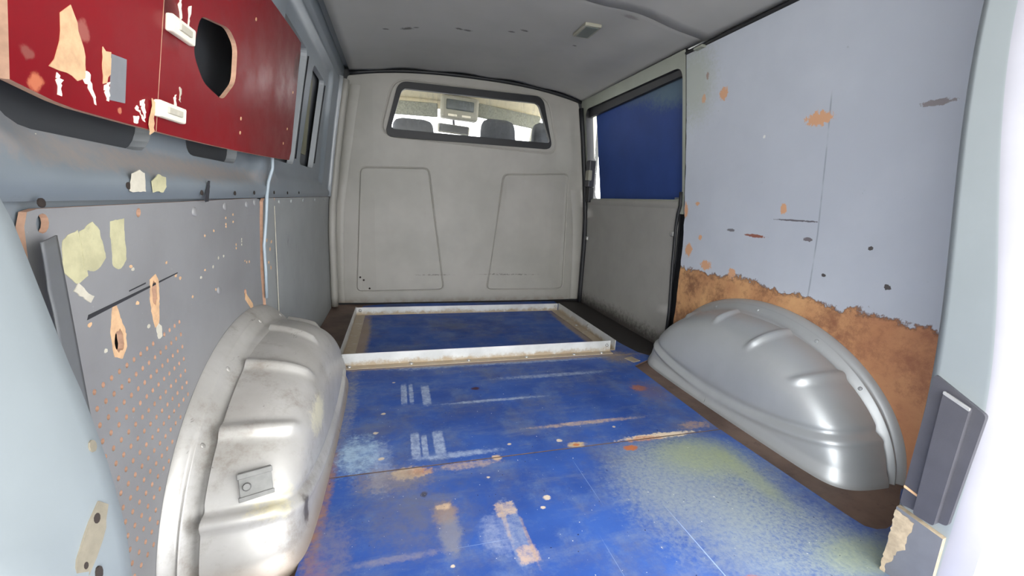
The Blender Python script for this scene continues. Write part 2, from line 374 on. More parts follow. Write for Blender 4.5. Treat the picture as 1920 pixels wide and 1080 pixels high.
def disc(name, c, nrm, r, h, mat, parent=None, n=12, **kw):
    """low domed screw or rivet head: base at c, normal nrm"""
    nrm = Vector(nrm).normalized(); a = nrm.orthogonal().normalized(); b = nrm.cross(a); c = Vector(c); P = []
    for rr, hh in ((1, -.001), (1, h * .5), (.75, h * .9), (.0, h)):
        P.append([c + (a * math.cos(k * 2 * PI / n) + b * math.sin(k * 2 * PI / n)) * r * rr + nrm * hh for k in range(n + 1)])
    return grid(name, P, mat, parent, **kw)
def rrect(u0, u1, v0, v1, r, n=6):
    out = []
    for (cu, cv, a0) in ((u1 - r, v1 - r, 0), (u0 + r, v1 - r, 90), (u0 + r, v0 + r, 180), (u1 - r, v0 + r, 270)):
        for k in range(n + 1):
            a = math.radians(a0 + 90 * k / n); out.append((cu + r * math.cos(a), cv + r * math.sin(a)))
    return out
def rpoly(pts, r, n=5):
    """round the corners of a convex polygon"""
    out = []; N = len(pts)
    for i in range(N):
        p = Vector(pts[i]); a = (Vector(pts[i - 1]) - p).normalized(); b = (Vector(pts[(i + 1) % N]) - p).normalized()
        for k in range(n + 1):
            t = k / n; q = (p + a * r) * (1 - t) ** 2 + p * 2 * t * (1 - t) + (p + b * r) * t * t; out.append((q.x, q.y))
    return out
def circle(u, v, r, n=10, rv=None): return [(u + r * math.cos(2 * PI * k / n), v + (rv or r) * math.sin(2 * PI * k / n)) for k in range(n)]
def offset(poly, d):
    out = []; N = len(poly)
    for i in range(N):
        p = Vector(poly[i]); t = (Vector(poly[(i + 1) % N]) - Vector(poly[i - 1])).normalized(); out.append((p.x + t.y * d, p.y - t.x * d))
    return out
def inpoly(P, q):
    x, y = q; c = False; j = len(P) - 1
    for i in range(len(P)):
        if (P[i][1] > y) != (P[j][1] > y) and x < (P[j][0] - P[i][0]) * (y - P[i][1]) / (P[j][1] - P[i][1]) + P[i][0]: c = not c
        j = i
    return c
def plate(name, outline, fmap, mats, parent=None, holes=(), thick=.005, step=None, loops=(), smooth=False, rim_only=False, **kw):
    """sheet cut to an outline with holes; fmap(u, v, depth) -> point; loops = [(points, depth)] press grooves into the face"""
    vs_, es, dep = [], [], []
    if step:
        q = []
        for i, p in enumerate(outline):
            n_ = outline[(i + 1) % len(outline)]; m_ = max(1, int(max(abs(n_[0] - p[0]) / step[0], abs(n_[1] - p[1]) / step[1])))
            q += [(p[0] + (n_[0] - p[0]) * k / m_, p[1] + (n_[1] - p[1]) * k / m_) for k in range(m_)]
        outline = q
    def addloop(L, d=0.):
        b = len(vs_)
        for p in L: vs_.append(Vector(p)); dep.append(d)
        es.extend((b + i, b + (i + 1) % len(L)) for i in range(len(L)))
    addloop(outline)
    for h in holes: addloop(h)
    for L, d in loops: addloop(L, d)
    if step:
        us = [p[0] for p in outline]; vv = [p[1] for p in outline]
        nu = max(1, int((max(us) - min(us)) / step[0])); nv = max(1, int((max(vv) - min(vv)) / step[1]))
        for i in range(1, nu):
            for j in range(1, nv):
                q = (min(us) + (max(us) - min(us)) * i / nu + 1e-5 * (j % 3), min(vv) + (max(vv) - min(vv)) * j / nv + 1e-5 * (i % 3))
                if inpoly(outline, q) and not any(inpoly(h, q) for h in holes): vs_.append(Vector(q)); dep.append(0.)
    V, E_, F, ov, oe, of = delaunay_2d_cdt(vs_, es, [], 0, 1e-6)
    bm = bmesh.new(); front = []; back = []
    for i, p in enumerate(V):
        d = max([dep[k] for k in ov[i]], key=abs) if ov[i] else 0.
        front.append(bm.verts.new(fmap(p.x, p.y, d))); back.append(bm.verts.new(fmap(p.x, p.y, thick)) if thick else None)
    cnt = {}
    for t in F:
        c = (sum(V[k].x for k in t) / 3, sum(V[k].y for k in t) / 3)
        if not inpoly(outline, c) or any(inpoly(h, c) for h in holes): continue
        f = bm.faces.new([front[k] for k in t]); f.smooth = smooth
        if thick:
            if not rim_only: bm.faces.new([back[k] for k in reversed(t)])
            for a, b in zip(t, t[1:] + t[:1]) if isinstance(t, list) else zip(t, tuple(t[1:]) + tuple(t[:1])):
                if (b, a) in cnt: del cnt[(b, a)]
                else: cnt[(a, b)] = 1
    if thick:
        for a, b in cnt:
            f = bm.faces.new((front[b], front[a], back[a], back[b])); f.material_index = 1 if isinstance(mats, (list, tuple)) and len(mats) > 1 else 0
            e = bm.edges.get((front[a], front[b]))
            if e: e.smooth = False
    for v in [v for v in bm.verts if not v.link_faces]: bm.verts.remove(v)
    bmesh.ops.recalc_face_normals(bm, faces=bm.faces)
    return from_bm(name, bm, mats, parent, **kw)
def jagged(cu, cv, ru, rv, n=14, j=.25, seed=0):
    rd = random.Random(seed); return [(cu + ru * (1 + rd.uniform(-j, j)) * math.cos(2 * PI * k / n), cv + rv * (1 + rd.uniform(-j, j)) * math.sin(2 * PI * k / n)) for k in range(n)]

def ragged(poly, amp=.0022, seg=.006, seed=1):
    rd = random.Random(seed + len(poly)); out = []
    for i, p in enumerate(poly):
        q = poly[(i + 1) % len(poly)]; L = math.hypot(q[0] - p[0], q[1] - p[1]); m = max(1, int(L / seg))
        for k in range(m):
            t = (k + (rd.uniform(-.3, .3) if k else 0)) / m
            out.append((p[0] + (q[0] - p[0]) * t + rd.uniform(-amp, amp), p[1] + (q[1] - p[1]) * t + rd.uniform(-amp, amp)))
    return out
# the van's side profile: half width at height z
ZS = [-.2, .45, .62, .88, 1.1, 1.32, 1.5]; XS = [.84, .84, .831, .80, .77, .735, .705]
def xw(z): return float(np.interp(z, ZS, XS))
def wmap(side, off=0., rec=None):
    def f(u, v, d):
        return (side * (xw(v) - off + d + (rec(u, v) if rec else 0.)), u, v)
    return f
def sm(a, b, x):
    t = max(0., min(1., (x - a) / (b - a))); return t * t * (3 - 2 * t)
def zc(x): return 1.410 - .062 * (min(abs(x), .78) / .7) ** 2.5
def struct(name): return dict(kind='structure')

# ------------------------------------------------------------------ the shell
ST = dict(kind='structure')
box('ground', -14, 14, -14, 16, -.72, -.62, 'asphalt', bevel=0, kind='structure')
fl = box('floor', -.92, .88, .12, 2.74, -.05, -.010, 'brown', bevel=0, kind='structure')
box('trim_1', -.80, .80, .06, .12, -.30, -.012, 'pillar', bevel=.01, kind='structure')      # rear sill

# ceiling: roof skin with two headliner sheets
def ceil_sheet(name, y0, y1, x0, x1, dz, mat, parent=None, thick=.004, **kw):
    P = [[(x0 + (x1 - x0) * i / 40, y, zc(x0 + (x1 - x0) * i / 40) + dz + (.004 * math.sin(i * .7 + y * 3) if parent else 0)) for i in range(41)] for y in np.linspace(y0, y1, 24)]
    return grid(name, P, mat, parent, thick=thick, **kw)
ce = ceil_sheet('ceiling', .14, 2.76, -.90, .90, .03, 'body', thick=.01, kind='structure')
ceil_sheet('headliner_sheet', 1.555, 2.725, -.70, .745, .008, 'ceiling', ce)
ceil_sheet('headliner_sheet', .16, 1.57, -.70, .745, .002, 'ceiling', ce)

# unseen raised tailgate, added to block sky light from the rear posts
tg = empty('tailgate_blocker', kind='structure')
def tgmap(u, v, d): return (u, .10 - v * math.cos(.10) + d * math.sin(.10), 1.43 + v * math.sin(.10) + d * math.cos(.10))
plate('blocker_shell', rpoly([(-.74, 0), (.74, 0), (.80, 1.0), (.74, 1.3), (-.74, 1.3), (-.80, 1.0)], .05), tgmap, ['pillar_grey'], tg, holes=[rpoly([(.58, .10), (.62, .55), (-.62, .55), (-.58, .10)], .05)], thick=.05)
plate('blocker_lining', rpoly([(-.60, .62), (.60, .62), (.58, 1.05), (-.58, 1.05)], .05), lambda u, v, d: tgmap(u, v, d - .012), ['doorcard'], tg, thick=.01)
plate('blocker_board', rpoly([(.60, .08), (.64, .57), (-.64, .57), (-.60, .08)], .05), lambda u, v, d: tgmap(u, v, d + .03), ['outer'], tg, thick=.006)

# right side: base sheet, sliding door, peeling board
base = [(y, z) for y, z in ((.42, -.06), (1.80, -.06), (1.80, 1.44), (.42, 1.44))]
wr = plate('wall_right', base, lambda u, v, d: (.862 + d, u, v), ['body'], thick=.01, kind='structure')
edge = [(1.672 - .012 * (1 - z / 1.3) + random.uniform(-.0035, .0035), z) for z in np.linspace(1.325, .06, 40)]
outl = edge + [(1.64, -.02), (.60, -.02), (.60, 1.325)]
plyp = plate('plywood_panel', outl, wmap(1, 0.), ['ply', 'rawedge'], thick=.006, step=(.06, .03), smooth=True, kind=None,
      label='large pale blue-grey wall board with peeled bare brown lower part above the clean wheel arch', category='panel')
tube('cover_strip', [(.738, y, 1.330) for y in (.62, 1.0, 1.5, 1.672)], .009, 'rubber', plyp)
box('clip', .715, .735, 1.55, 1.60, 1.316, 1.326, 'doorframe', plyp, bevel=.002)

dr = empty('door_1', kind='structure')
dframe = [(1.668, .66), (2.712, .66), (2.712, 1.345), (1.668, 1.345)]
op = rpoly([(2.662, .725), (2.655, 1.285), (1.690, 1.285), (1.682, .725)], .05)
plate('door_frame', dframe, wmap(1, .003), ['doorframe', 'rubber'], dr, holes=[op], thick=.05, step=(.1, .03), smooth=True)
card = rpoly([(1.715, -.045), (2.685, -.045), (2.69, .685), (1.70, .685)], .03)
plate('door_lining', card, wmap(1, .004), ['doorcard', 'rubber'], dr, thick=.01, step=(.1, .04), smooth=True)
plate('lower_skin', [(1.66, -.06), (2.74, -.06), (2.74, .70), (1.66, .70)], wmap(1, -.02), ['rubber'], dr, thick=.01, step=(.3, .1))
plate('top_gasket_shadow', [(2.66, 1.287), (1.685, 1.287), (1.685, 1.258), (2.66, 1.238)], wmap(1, -.018), ['rubber'], dr, thick=.02, step=(.1, .03))  # black strip: gasket edge plus the shadow band under the opening top
# sloping window sill and its crease
P = [[(xw(z) - d, y, z) for y in np.linspace(1.70, 2.66, 12)] for z, d in ((.684, .004), (.70, .012), (.716, .010), (.726, -.006), (.728, -.045))]
grid('window_sill', P, 'doorcard', dr)
tube('rear_seal', [(xw(z) - .008, y, z) for y, z in ((1.684, .76), (1.686, .70), (1.702, .66), (1.712, .60), (1.712, .42), (1.70, .28), (1.69, .16), (1.70, .02))], .008, 'rubber', dr)
tube('front_seal', [(xw(z) - .012, 2.70, z) for z in np.linspace(1.30, -.03, 14)], .017, 'rubber', dr)
box('latch_block', .775, .82, 2.60, 2.66, .80, .97, 'black', dr, bevel=.006)
box('latch_plate', .765, .79, 2.585, 2.64, .84, .905, 'cabgrey', dr, bevel=.005)
box('latch_block', .79, .83, 2.615, 2.665, .70, .80, 'rubber', dr, bevel=.006)
for y, z in ((2.672, .455), (1.735, .565)):
    box('clip', xw(z) - .014, xw(z), y - .012, y + .012, z - .012, z + .012, 'chrome', dr, bevel=.003)
plate('glass_pane', rpoly([(2.68, .70), (2.67, 1.30), (1.68, 1.30), (1.67, .70)], .03), wmap(1, -.060), ['clear'], dr, thick=.004, step=(.2, .06))
blue = rpoly([(2.585, .705), (2.60, 1.0), (2.60, 1.30), (1.672, 1.30), (1.672, .705)], .02)
plate('blue_window_board', blue, wmap(1, -.045), ['blue_board'], thick=.008, step=(.1, .04), smooth=True,
      label='dark blue board covering the sliding door window above the grey door lining', category='board')

# left side: lower sheet, upper pressed panel with window recesses
def rrsdf(u, v, u0, u1, v0, v1, r):
    cu, cv = (u0 + u1) / 2, (v0 + v1) / 2; a = abs(u - cu) - (u1 - u0) / 2 + r; b = abs(v - cv) - (v1 - v0) / 2 + r
    return math.hypot(max(a, 0), max(b, 0)) + min(max(a, b), 0) - r
def rec(u, v):
    d1 = rrsdf(u, v, .46, 1.40, .685, 1.40, .16); d2 = rrsdf(u, v, 1.47, 2.40, .715, 1.275, .06)
    r = .026 * sm(.0, -.055, d1) + .016 * sm(0, -.022, d2)
    r -= .010 * sm(.66, .672, v) * sm(.70, .68, v)            # rolled belt ledge
    r += .006 * sm(1.285, 1.292, v) * sm(1.316, 1.309, v)     # pressing along the roof rail
    return r
wl = plate('wall_left', [(.30, -.06), (2.73, -.06), (2.73, .68), (.30, .68)], lambda u, v, d: (-.892 - d, u, v), ['outer'], thick=.01, kind='structure')
upper = [(.30, .656), (2.73, .656), (2.73, 1.372), (.30, 1.372)]
wins = [rpoly([(.845, .728), (.868, 1.24), (.52, 1.24), (.553, .733)], .05), rpoly([(1.235, .738), (1.24, 1.24), (.965, 1.24), (.962, .738)], .035),
        rpoly([(1.80, .775), (1.865, 1.20), (1.46, 1.20), (1.50, .775)], .035), rpoly([(2.19, .785), (2.27, 1.19), (2.00, 1.19), (1.90, .785)], .03)]
wl = plate('wall_upper', upper, wmap(-1, .0, rec), ['body', 'jamb_lit'], None, holes=wins, thick=.022, kind='structure', step=(.018, .014), smooth=True, rim_only=True)
grid('outer_skin', [[(-(xw(z) + .046 + .004 * math.sin((z - .6) * 4)), y, z) for y in np.linspace(.30, 2.73, 30)] for z in np.linspace(.658, 1.40, 24)], 'outer', wl)
for (a, b, c, d) in ((1.40, 1.76, .835, 1.22), (1.93, 2.16, .84, 1.16), (.55, .80, .86, 1.15)):
    plate('damping_pad', rrect(a, b, c, d, .02, 3), wmap(-1, -.044), ['pad'], wl, thick=.004, step=(.1, .05))
plate('ledge_return', [(.30, .61), (1.36, .61), (1.36, .66), (.30, .66)], wmap(-1, -.010), ['body'], wl, thick=.003, step=(.2, .02))
# vertical rubber beads in the jambs
for pts in ([(1.808, .80), (1.845, 1.05), (1.866, 1.18)], [(2.195, .81), (2.25, 1.05), (2.272, 1.17)]):
    tube('window_bead', [(-(xw(z) + .012), y + .002, z) for y, z in pts], .0025, 'rubber', wl)
for y, z in ((.712, .676), (.945, .668), (1.12, .668), (1.26, .670), (1.45, .672), (1.62, .672), (1.80, .674), (.56, .655)):
    disc('bolt_hole', (-xw(z) + .0104, y, z), (1, 0, 0), .005, .0012, 'hole_dark', wl, 10)
# front post between side wall and bulkhead
tube('trim_2', [(-(xw(z) - .022), 2.665, z) for z in np.linspace(1.30, .0, 18)], .020, 'bulkhead', n=10, kind='structure')
tube('trim_3', [(-(xw(z) - .006), 2.60, z) for z in np.linspace(1.30, .66, 10)], .013, 'jamb_lit', n=10, kind='structure')

# ------------------------------------------------------------------ lining boards on the left
holes = []
for r_ in range(14):
    for k in range(17):
        y = .862 - .0180 * k; z = .436 - .0237 * r_ - .11 * (.862 - y)
        if r_ == 0 and k == 4: continue
        u = (y - 1.19) / .50; zf = .365 * math.sqrt(max(0, 1 - u * u))
        if abs(u) < 1 and z < zf + .010: continue
        if z < .02: continue
        holes.append(circle(y, z, .0036, 9, .0042))
NP = len(holes)
rag1 = jagged(.690, .459, .0105, .017, 16, .2, 3); rag2 = jagged(.787, .506, .0075, .021, 16, .2, 5)
holes += [circle(.577, .632, .009, 12, .011), circle(.757, .637, .006, 10, .007), rag1, rag2, jagged(1.213, .408, .010, .016, 12, .2, 8)]
def arch_z(y): return .365 * .985 * math.sqrt(max(0, 1 - ((y - 1.185) / .4925) ** 2))
outl = [(.545, -.009), (.692, -.009)] + [(float(y), arch_z(y)) for y in np.concatenate([np.linspace(.694, .76, 8), np.linspace(.78, 1.352, 20)])] + [(1.352, .40), (1.352, .635), (1.345, .652), (1.30, .655), (.57, .648), (.557, .645), (.553, .63), (.556, .40)]
pp = plate('perforated_panel', outl, wmap(-1, 0.), ['hardboard', 'rawedge'], holes=holes, thick=.007, step=(.05, .04), kind=None,
      label='grey hardboard lining with rows of drilled holes above the scuffed wheel arch', category='panel')
def patch(name, poly, off, mat, parent, side=-1, thick=.0012, holes=()):
    if name in ('tape_remnant', 'torn_fibre'): poly = ragged(poly, .0012, .005)
    return plate(name, poly, wmap(side, off), [mat], parent, thick=thick, holes=holes)
patch('torn_fibre', [(.676, .440), (.692, .432), (.706, .446), (.706, .468), (.698, .488), (.690, .512), (.681, .512), (.674, .482), (.674, .458)], .0006, 'tan', pp, holes=[rag1])
patch('torn_fibre', [(.783, .450), (.794, .450), (.798, .470), (.800, .490), (.802, .524), (.794, .538), (.777, .532), (.774, .495), (.777, .475)], .0006, 'tan', pp, holes=[rag2])
patch('torn_fibre', [(.788, .428), (.800, .430), (.802, .447), (.793, .455), (.786, .449)], .0007, 'tape_white', pp)
for y, z in [(.985, .582), (1.03, .588), (1.10, .612), (1.145, .618), (1.10, .598), (1.145, .601), (1.10, .592), (.98, .512), (1.02, .512), (1.05, .527), (1.08, .527), (.96, .500), (1.16, .545), (1.20, .548), (1.20, .54), (1.16, .536), (1.22, .495), (1.235, .49), (1.255, .488), (.73, .560), (.735, .555), (.86, .522), (.875, .515), (.74, .502), (.635, .50), (.92, .47), (.765, .458), (.66, .455), (.83, .55), (1.03, .46), (1.20, .554)]:
    r = .003 + .0016 * ((int(y * 1000) % 5) / 4)
    patch('bare_chip', jagged(y, z, r * 1.3, r, 7, .3, int(y * 1e4)), .0005, 'tan' if int(y * 1000) % 3 else 'tape_white', pp)
for y, z in ((.94, .632), (1.09, .638), (1.235, .640), (1.30, .644), (1.045, .455)):
    disc('rivet', (-xw(z) + .0005, y, z), (1, 0, .05), .009, .003, 'hardboard', pp, 12)
patch('tape_remnant', [(.600, .575), (.603, .612), (.630, .622), (.634, .590), (.640, .562), (.620, .556)], .0006, 'tape', pp)
patch('tape_remnant', [(.635, .570), (.632, .618), (.655, .630), (.668, .618), (.676, .580), (.655, .566)], .0008, 'tape', pp)
patch('tape_remnant', [(.690, .566), (.690, .628), (.722, .630), (.720, .572), (.706, .560)], .0006, 'tape', pp)
patch('tape_remnant', [(.612, .548), (.640, .528), (.646, .534), (.622, .556)], .0010, 'tape_white', pp)
patch('black_scuff', [(.631, .507), (.634, .513), (.866, .5272), (.866, .5255)], .0005, 'dark_line', pp)
patch('black_scuff', [(.722, .5255), (.765, .529), (.765, .527), (.722, .5238)], .0005, 'dark_line', pp)
patch('bare_chip', [(1.206, .395), (1.215, .41), (1.262, .370), (1.262, .355), (1.25, .356)], .0006, 'tan', pp)
patch('tape_remnant', [(.712, .668), (.716, .692), (.735, .698), (.748, .694), (.750, .668)], .0120, 'tape_white', wl)
patch('tape_remnant', [(.772, .668), (.768, .684), (.784, .694), (.806, .692), (.81, .676), (.800, .668)], .0120, 'tape', wl)
patch('tape_remnant', [(.955, .652), (.972, .650), (.976, .690), (.968, .692), (.96, .672)], .0120, 'dark_line', wl)
patch('paint_scratch', ragged([(.566, .716), (.572, .728), (.577, .727), (.572, .715)], .001, .004), -.022, 'tape_white', wl); patch('paint_scratch', ragged([(.588, .724), (.606, .728), (.610, .720), (.602, .712), (.602, .721)], .001, .004), -.022, 'tape_white', wl)

strip_edge = plate('lining_strip', [(float(y), arch_z(y)) for y in np.linspace(1.372, 1.495, 6)] + [(1.495, .645), (1.485, .655), (1.385, .655), (1.374, .645)], wmap(-1, .002), ['hardboard_dark', 'rawedge'], thick=.009, step=(.06, .04), kind=None,
      label='narrow slate grey lining strip with raw orange edge beside the perforated panel', category='panel')
for y, z in ((1.41, .53), (1.43, .46), (1.45, .44), (1.46, .52), (1.445, .50)): patch('bare_chip', jagged(y, z, .006, .006, 7, .3, int(y * 1e4)), .0026, 'tan', strip_edge)
patch('caulk_line', [(1.497, .15), (1.501, .15), (1.501, .63), (1.497, .63)], .0024, 'tape_white', strip_edge)
fp = plate('front_lining_panel', [(float(y), arch_z(y)) for y in np.linspace(1.498, 1.676, 12)] + [(1.69, -.009), (2.66, -.009), (2.66, .655), (1.498, .655)], wmap(-1, .001), ['hardboard_dark', 'rawedge'], thick=.008, step=(.1, .04), smooth=True, kind=None,
      label='plain slate grey side lining panel reaching from the narrow strip to the bulkhead', category='panel')
for y in (1.55, 1.72, 1.93, 2.2, 2.48): disc('rivet', (-xw(.645) + .0015, y, .642), (1, 0, .05), .007, .003, 'hardboard_dark', fp, 12)
# cable
tube('cable', [(-.795, 1.385, .80), (-.80, 1.39, .74), (-.812, 1.385, .70), (-.815, 1.372, .66), (-.818, 1.362, .60), (-.828, 1.360, .52), (-.829, 1.361, .44), (-.832, 1.362, .362)], .0045, 'cable', kind=None,
     label='thin pale cable running down the gap beside the perforated panel', category='cable')
# hanging grey strip
def strip():
    P = []
    for i in range(25):
        t = i / 24; z = .617 - .31 * t
        P.append([(-.812 - .004 * q + .004 * math.sin(t * 5) * (1 - q) + .012 * (1 - q) * max(0, 1 - t * 6), (.532 + .016 * t + .003 * math.sin(t * 9)) * (1 - q) + (.573 + .005 * t) * q - .006 * (1 - q) * max(0, 1 - t * 6), z + .003 * q) for q in np.linspace(0, 1, 7)])
    return grid('vinyl_strip', P, 'vinyl', thick=.0018, kind=None, label='curling grey vinyl strip hanging along the end of the perforated panel', category='strip')
strip()

# ------------------------------------------------------------------ bulkhead
def bmap(u, v, d): return (u, 2.72 + d + .012 * sm(.55, .78, abs(u)) - .012 * sm(.3, 1.3, v) * 0, v)
top = [(x, min(zc(x) - .006, 9)) for x in np.linspace(.70, -.69, 30)]
side_r = [(xw(z) - .012, z) for z in (.004, .3, .6, .88, 1.1, 1.30)]
side_l = [(-(xw(z) - .012), z) for z in (1.30, 1.1, .88, .6, .3, .004)]
outl = side_r + [(.715, 1.335)] + top + [(-.71, 1.335)] + side_l
op = rpoly([(.535, 1.045), (.448, 1.325), (-.420, 1.318), (-.498, 1.042)], .055, 7)
loops = []
def groove(pts, r, wd=.007, dp=.005):
    L = rpoly(pts, r, 5)
    loops.append((offset(L, wd), 0)); loops.append((offset(L, 0), dp)); loops.append((offset(L, -wd), -.003))
groove([(-.152, .086), (-.255, .856), (-.657, .838), (-.698, .077)], .035)
groove([(.698, .085), (.682, .880), (.225, .850), (.138, .083)], .035)
loopw = rpoly([(.588, 1.000), (.50, 1.352), (-.46, 1.352), (-.545, 1.030)], .09, 7)
loops.append((offset(loopw, .008), 0)); loops.append((loopw, .005)); loops.append((offset(loopw, -.008), -.002))
bk = plate('wall_front', outl, bmap, ['bulkhead', 'rubber'], holes=[op], thick=.012, loops=loops, step=(.08, .08), kind='structure')
plate('backing_sheet', [(-.90, -.05), (.90, -.05), (.90, 1.0), (.90, 1.46), (-.90, 1.46)], lambda u, v, d: (u, 2.742 + d, v), ['rubber'], bk, holes=[offset(op, .004)], thick=.004)
for x, z in ((-.672, .170), (-.652, .152), (-.618, .098)): disc('drill_hole', (x, 2.7195, z), (0, -1, 0), .006, .001, 'hole_dark', bk, 10)
box('rivet', -.80, -.775, 2.724, 2.74, .035, .05, 'dark_line', bk)
# side folds of the bulkhead
grid('side_fold', [[(-(xw(z) - .085 + .012 * math.cos(z * 2.2)), 2.718, z), (-(xw(z) - .060), 2.709, z), (-(xw(z) - .04), 2.722, z)] for z in np.linspace(.01, 1.29, 24)], 'bulkhead', bk)
grid('side_fold', [[((xw(z) - .10 + .02 * math.cos(z * 2.6)), 2.724, z), ((xw(z) - .065), 2.712, z), ((xw(z) - .02), 2.726, z)] for z in np.linspace(.01, .78, 20)], 'bulkhead', bk)
tube('roof_seal', [(x, 2.714, zc(x) - .001) for x in np.linspace(-.70, .73, 30)], .011, 'rubber', bk)
wn = empty('window_1', kind='structure')
inner = rpoly([(.530, 1.066), (.432, 1.303), (-.412, 1.298), (-.480, 1.068)], .030, 7)
outer = rpoly([(.548, 1.028), (.460, 1.345), (-.432, 1.337), (-.515, 1.022)], .055, 7)
plate('window_gasket', outer, lambda u, v, d: (u, 2.706 + d, v), ['rubber'], wn, holes=[inner], thick=.03, kind=None)
plate('pane', offset(inner, .012), lambda u, v, d: (u, 2.722 + d, v), ['glass'], wn, thick=.004)

# ------------------------------------------------------------------ cab beyond the window
cab = empty('trim_4', kind='structure')
grid('cab_roof', [[(x, y, 1.505 - .05 * (abs(x) / .8) ** 3 - .04 * sm(3.3, 3.75, y)) for x in np.linspace(-.88, .88, 20)] for y in np.linspace(2.74, 3.75, 12)], 'beige', cab, thick=.01)
for s in (-1, 1):
    box('cab_side', s * .86 - .02, s * .86 + .02, 2.74, 4.5, -.3, .98, 'cabgrey', cab, bevel=.01)
    tube('windscreen_post', [(s * .76, 3.70, 1.46), (s * .80, 3.95, 1.25), (s * .85, 4.45, .9)], .035, 'cabgrey', cab)
    box('door_post', s * .84 - .03, s * .84 + .03, 2.73, 2.80, .9, 1.46, 'cabgrey', cab, bevel=.01)
box('dashboard', -.85, .85, 3.95, 4.6, .3, .92, 'seat', cab, bevel=.05)
box('windscreen_header', -.80, .80, 3.70, 3.76, 1.405, 1.47, 'beige', cab, bevel=.02)
box('cab_floor', -.88, .88, 2.75, 4.6, -.34, -.30, 'seat', cab, bevel=.0)
grid('windscreen_pane', [[(-.80, 3.74, 1.44), (.80, 3.74, 1.44)], [(-.84, 4.5, .92), (.84, 4.5, .92)]], 'clear', cab, thick=.004)
# grab-handle pocket near right post
tube('grab_ring', [(.80 , 3.55 + .035 * math.cos(a), 1.375 + .04 * math.sin(a)) for a in np.linspace(0, 2 * PI, 14)], .010, 'cabgrey', cab)

def headrest(name, x0, x1, y, ztop, zb, label):
    e = empty(name, label=label, category='seat'); xc = (x0 + x1) / 2; hw = (x1 - x0) / 2
    def pad(nm, hw0, hw1, z0, z1, dy, rt):
        P = []
        for i in range(15):
            t = i / 14; z = z0 + (z1 - z0) * t
            k = math.sqrt(max(0, 1 - max(0, (t - (1 - rt)) / rt) ** 2.4)) if t > 1 - rt else 1.
            h = (hw0 + (hw1 - hw0) * t) * (.55 + .45 * k) if t > 1 - rt else hw0 + (hw1 - hw0) * t
            d = dy * (k if t > 1 - rt else 1.) * (1 if i not in (0,) else .6)
            row = []
            for a in range(25):
                an = 2 * PI * a / 24; cx, sx = math.cos(an), math.sin(an)
                row.append((xc + h * math.copysign(abs(cx) ** .45, cx), y + d * math.copysign(abs(sx) ** .7, sx) + (t - .5) * .03, z))
            P.append(row)
        P.append([(xc, y + .015, z1)] * 25)
        return grid(nm, P, 'seat', e)
    pad('headrest', hw * 1.06, hw * .92, zb, ztop, .055, .30)
    pad('backrest', hw * 1.38, hw * 1.2, .25, zb - .04, .075, .2)
    for q in (-.5, .5): tube('headrest_post', [(xc + q * hw, y, zb - .08), (xc + q * hw, y, zb + .03)], .007, 'chrome', e)
    box('seat_cushion', xc - hw * 1.36, xc + hw * 1.36, y + .0, y + .48, .06, .27, 'seat', e, bevel=.04)
headrest('cab_seat', -.475, -.185, 3.16, 1.215, 1.02, 'charcoal cab seat whose headrest shows beyond the bulkhead window below the speckled visor')
headrest('cab_seat', .142, .405, 3.14, 1.262, 1.02, 'charcoal cab seat whose whole headrest stands in the bulkhead window beside the mirror')
headrest('cab_seat', .535, .80, 3.14, 1.272, 1.02, 'charcoal cab seat whose headrest is cut off by the window gasket near the grab ring')
def visor(name, x0, x1, y, z0, z1, tilt, label):
    o = box(name, x0, x1, y - .012, y + .012, z0, z1, 'visor', bevel=.011, rot=(0, tilt, 0), seg=3, label=label, category='sun visor'); return o
visor('sun_visor', -.56, -.125, 3.55, 1.300, 1.405, -.02, 'speckled grey sun visor folded down above the seat beside the console')
visor('sun_visor', .20, .74, 3.58, 1.315, 1.425, .10, 'speckled grey sun visor sloping down toward the grab ring')
cn = empty('overhead_console', label='grey overhead console with dark lens under the beige cab roof', category='console')
box('housing', -.105, .195, 3.50, 3.60, 1.30, 1.47, 'cabgrey', cn, bevel=.02, rot=(0, .04, 0))
box('dark_lens', -.065, .155, 3.488, 3.51, 1.362, 1.438, 'screen', cn, bevel=.008, rot=(0, .04, 0))
box('map_light', -.05, .02, 3.492, 3.51, 1.316, 1.332, 'white_plastic', cn, bevel=.004, rot=(0, .04, 0)); box('map_light', .06, .13, 3.492, 3.51, 1.313, 1.329, 'white_plastic', cn, bevel=.004, rot=(0, .04, 0))
mr = empty('rear_view_mirror', label='small rear-view mirror hanging in front of the bright windscreen', category='mirror')
box('mirror_housing', -.125, .135, 3.555, 3.59, 1.195, 1.265, 'cabgrey', mr, bevel=.014, rot=(0, .05, 0), seg=3)
mm = NT('mirror_silver'); M['mirror'] = mm.set((.85, .85, .83, 1), .06, 1.)
box('mirror_glass', -.112, .122, 3.552, 3.556, 1.203, 1.257, 'mirror', mr, bevel=.0, rot=(0, .05, 0))
tube('mirror_stem', [(.01, 3.58, 1.25), (.01, 3.62, 1.30), (.01, 3.68, 1.40)], .010, 'black', mr)

